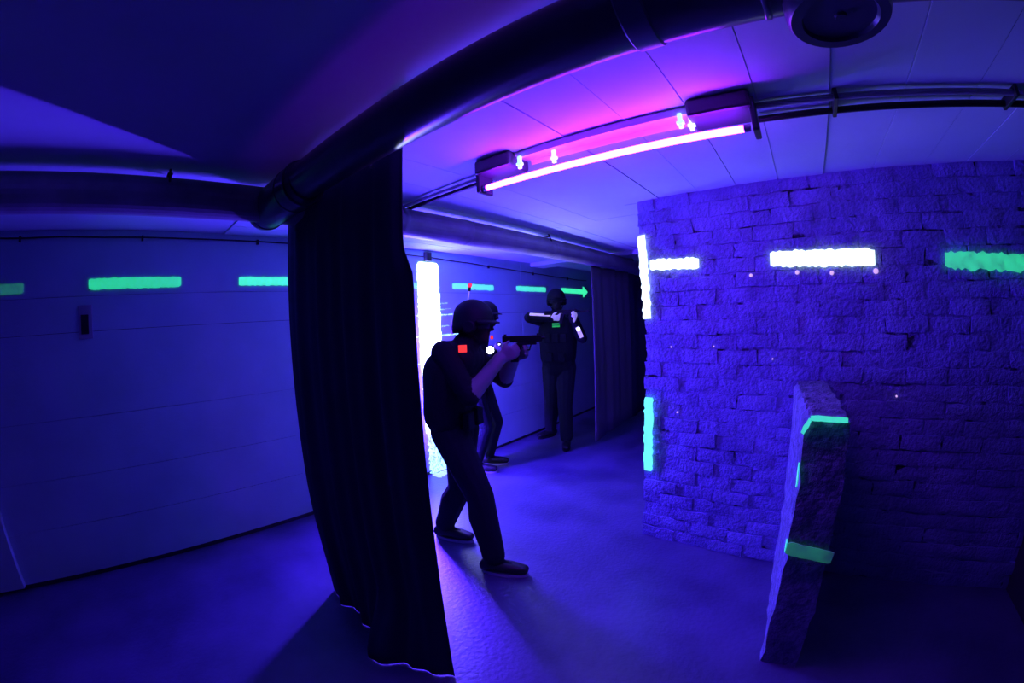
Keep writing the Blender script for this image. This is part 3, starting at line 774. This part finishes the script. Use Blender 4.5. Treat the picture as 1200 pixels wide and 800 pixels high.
# extras worn by the aiming player
dC = Vector((-0.531, 0.847, 0)); rC = Vector((0.847, 0.531, 0))
def strip(p0, p1, wdt, nrm, m, name, parent):
    p0 = V3(p0); p1 = V3(p1); ax = (p1 - p0).normalized(); n = V3(nrm); n = (n - ax * n.dot(ax)).normalized(); s = n.cross(ax)
    return MB().obox((p0 + p1) / 2, ax, s, n, ((p1 - p0).length / 2, wdt, 0.006)).build(name, m, parent, bevel=0.003)
upn = Vector((0.25, -0.6, 0.75))
strip(V3(JC['elR']) + upn.normalized() * 0.050 + Vector((0.015, 0, 0)), V3(JC['elR']).lerp(V3(JC['haR']), 0.85) + upn.normalized() * 0.042, 0.016, upn, M_litsleeve, 'lit_sleeve_strip', PC)
el, ha = V3(JC['elL']), V3(JC['haL'])
strip(el.lerp(ha, 0.05) - dC * 0.052, el.lerp(ha, 0.55) - dC * 0.046, 0.022, -dC, M_litsleeve, 'lit_sleeve_strip', PC)  # glowing strip stands in for the forearm lit by the flashlight
pcn = Vector((0.30, -0.95, 0)).normalized()
for dz in (0.012, -0.014):
    MB().obox(Vector((-2.515, 3.975, 1.425 + dz)), pcn.cross(Vector((0, 0, 1))), pcn, (0, 0, 1), (0.042, 0.006, 0.009)).build('chest_patch', M_greenpatch, PC)

# ------------------------------------------------------------------ things held
def gun(name, label, grip, direction, L_front, L_back, long=False):
    G = thing(name, grip, label, 'gun')
    g0 = V3(grip); d = V3(direction).normalized(); s = d.cross(Vector((0, 0, 1))).normalized(); u = s.cross(d).normalized()
    MB().obox(g0 + d * (L_front - L_back) / 2 + u * 0.070, d, s, u, ((L_front + L_back) / 2, 0.015, 0.018)).build('slide', M_gun, G, bevel=0.003)
    MB().obox(g0 + d * (L_front - 0.03) / 2 + u * 0.046, d, s, u, ((L_front - 0.03) / 2, 0.012, 0.010)).build('frame', M_gun, G, bevel=0.003)
    gd = (u * 0.97 + d * 0.22).normalized()
    MB().obox(g0 - gd * 0.005 - d * 0.008, d, s, gd, (0.022, 0.014, 0.055)).build('grip', M_gun, G, bevel=0.005)
    MB().cyl(g0 + d * L_front + u * 0.072, g0 + d * (L_front + 0.02) + u * 0.072, 0.008, 12).build('muzzle', M_gun, G)
    MB().obox(g0 + d * (L_front - 0.02) + u * 0.092, d, s, u, (0.006, 0.003, 0.006)).build('front_sight', M_gun, G)
    MB().obox(g0 - d * (L_back - 0.015) + u * 0.092, d, s, u, (0.006, 0.008, 0.006)).build('rear_sight', M_gun, G)
    MB().tube([g0 + d * 0.025 + u * 0.035, g0 + d * 0.035 + u * 0.008, g0 + d * 0.065 + u * 0.008, g0 + d * 0.075 + u * 0.038], 0.004, 6).build('trigger_guard', M_gun, G)
    if long:
        MB().obox(g0 + d * (L_front + 0.06) + u * 0.066, d, s, u, (0.07, 0.010, 0.010)).build('barrel', M_gun, G, bevel=0.002)
        MB().obox(g0 - d * (L_back + 0.07) + u * 0.060, d, s, u, (0.08, 0.012, 0.022)).build('stock', M_gun, G, bevel=0.004)
        MB().obox(g0 + d * 0.09 + u * 0.0, d, s, u, (0.018, 0.010, 0.055)).build('magazine', M_gun, G, bevel=0.003)
    return G
gun('pistol', 'black pistol levelled in both hands of the stepping player', (-1.435, 1.865, 1.325), (0.91, 0.41, 0.0), 0.135, 0.085)
gun('carbine', 'black short carbine raised at the aiming player\'s shoulder', (-2.40, 3.935, 1.50), (0.93, 0.36, 0.0), 0.16, 0.05, long=True)

def torch(label, pos, direction, m, r=0.020, L=0.10):
    T = thing('flashlight', pos, label, 'flashlight')
    p = V3(pos); d = V3(direction).normalized()
    b = MB().lathe(p - d * L, d, [(0, r * 0.62), (0.01, r * 0.7), (L * 0.6, r * 0.7), (L * 0.75, r), (L - 0.002, r), (L - 0.002, r * 0.86), (L - 0.006, r * 0.8)], 18).build('torch_body', M_gun, T); smooth_auto(b)
    MB().lathe(p - d * 0.005, d, [(0, r * 0.8), (0.004, r * 0.78), (0.006, r * 0.5)], 16).build('lens', m, T)
    return T
torch('lit white flashlight shining at the stepping player\'s chest', (-1.452, 1.650, 1.350), (0.55, -0.83, 0.05), M_lamp, 0.024)
torch('lit violet flashlight by the aiming player\'s raised forearm', (-2.262, 4.02, 1.372), (0.40, -0.90, 0.0), M_lamp2, 0.026, 0.09)

# torch added for the hidden player, to brighten the corridor ceiling
tq = Vector((-2.60, 3.10, 1.27)); td = (Vector((-1.15, 3.1, CEIL)) - tq).normalized()
T3 = torch('added lit flashlight held up by the player hidden behind the stepping one', tq, td, M_lamp2, 0.02, 0.1)
sl = bpy.data.lights.new('added_torch_beam', 'SPOT'); sl.energy = 40.0; sl.color = (0.85, 0.85, 1.0); sl.spot_size = math.radians(95); sl.spot_blend = 0.9; sl.shadow_soft_size = 0.015
so_ = bpy.data.objects.new('added_torch_beam', sl); C.objects.link(so_); so_.location = tq + td * 0.012
so_.rotation_euler = td.to_track_quat('-Z', 'Y').to_euler()
attach(so_, T3)
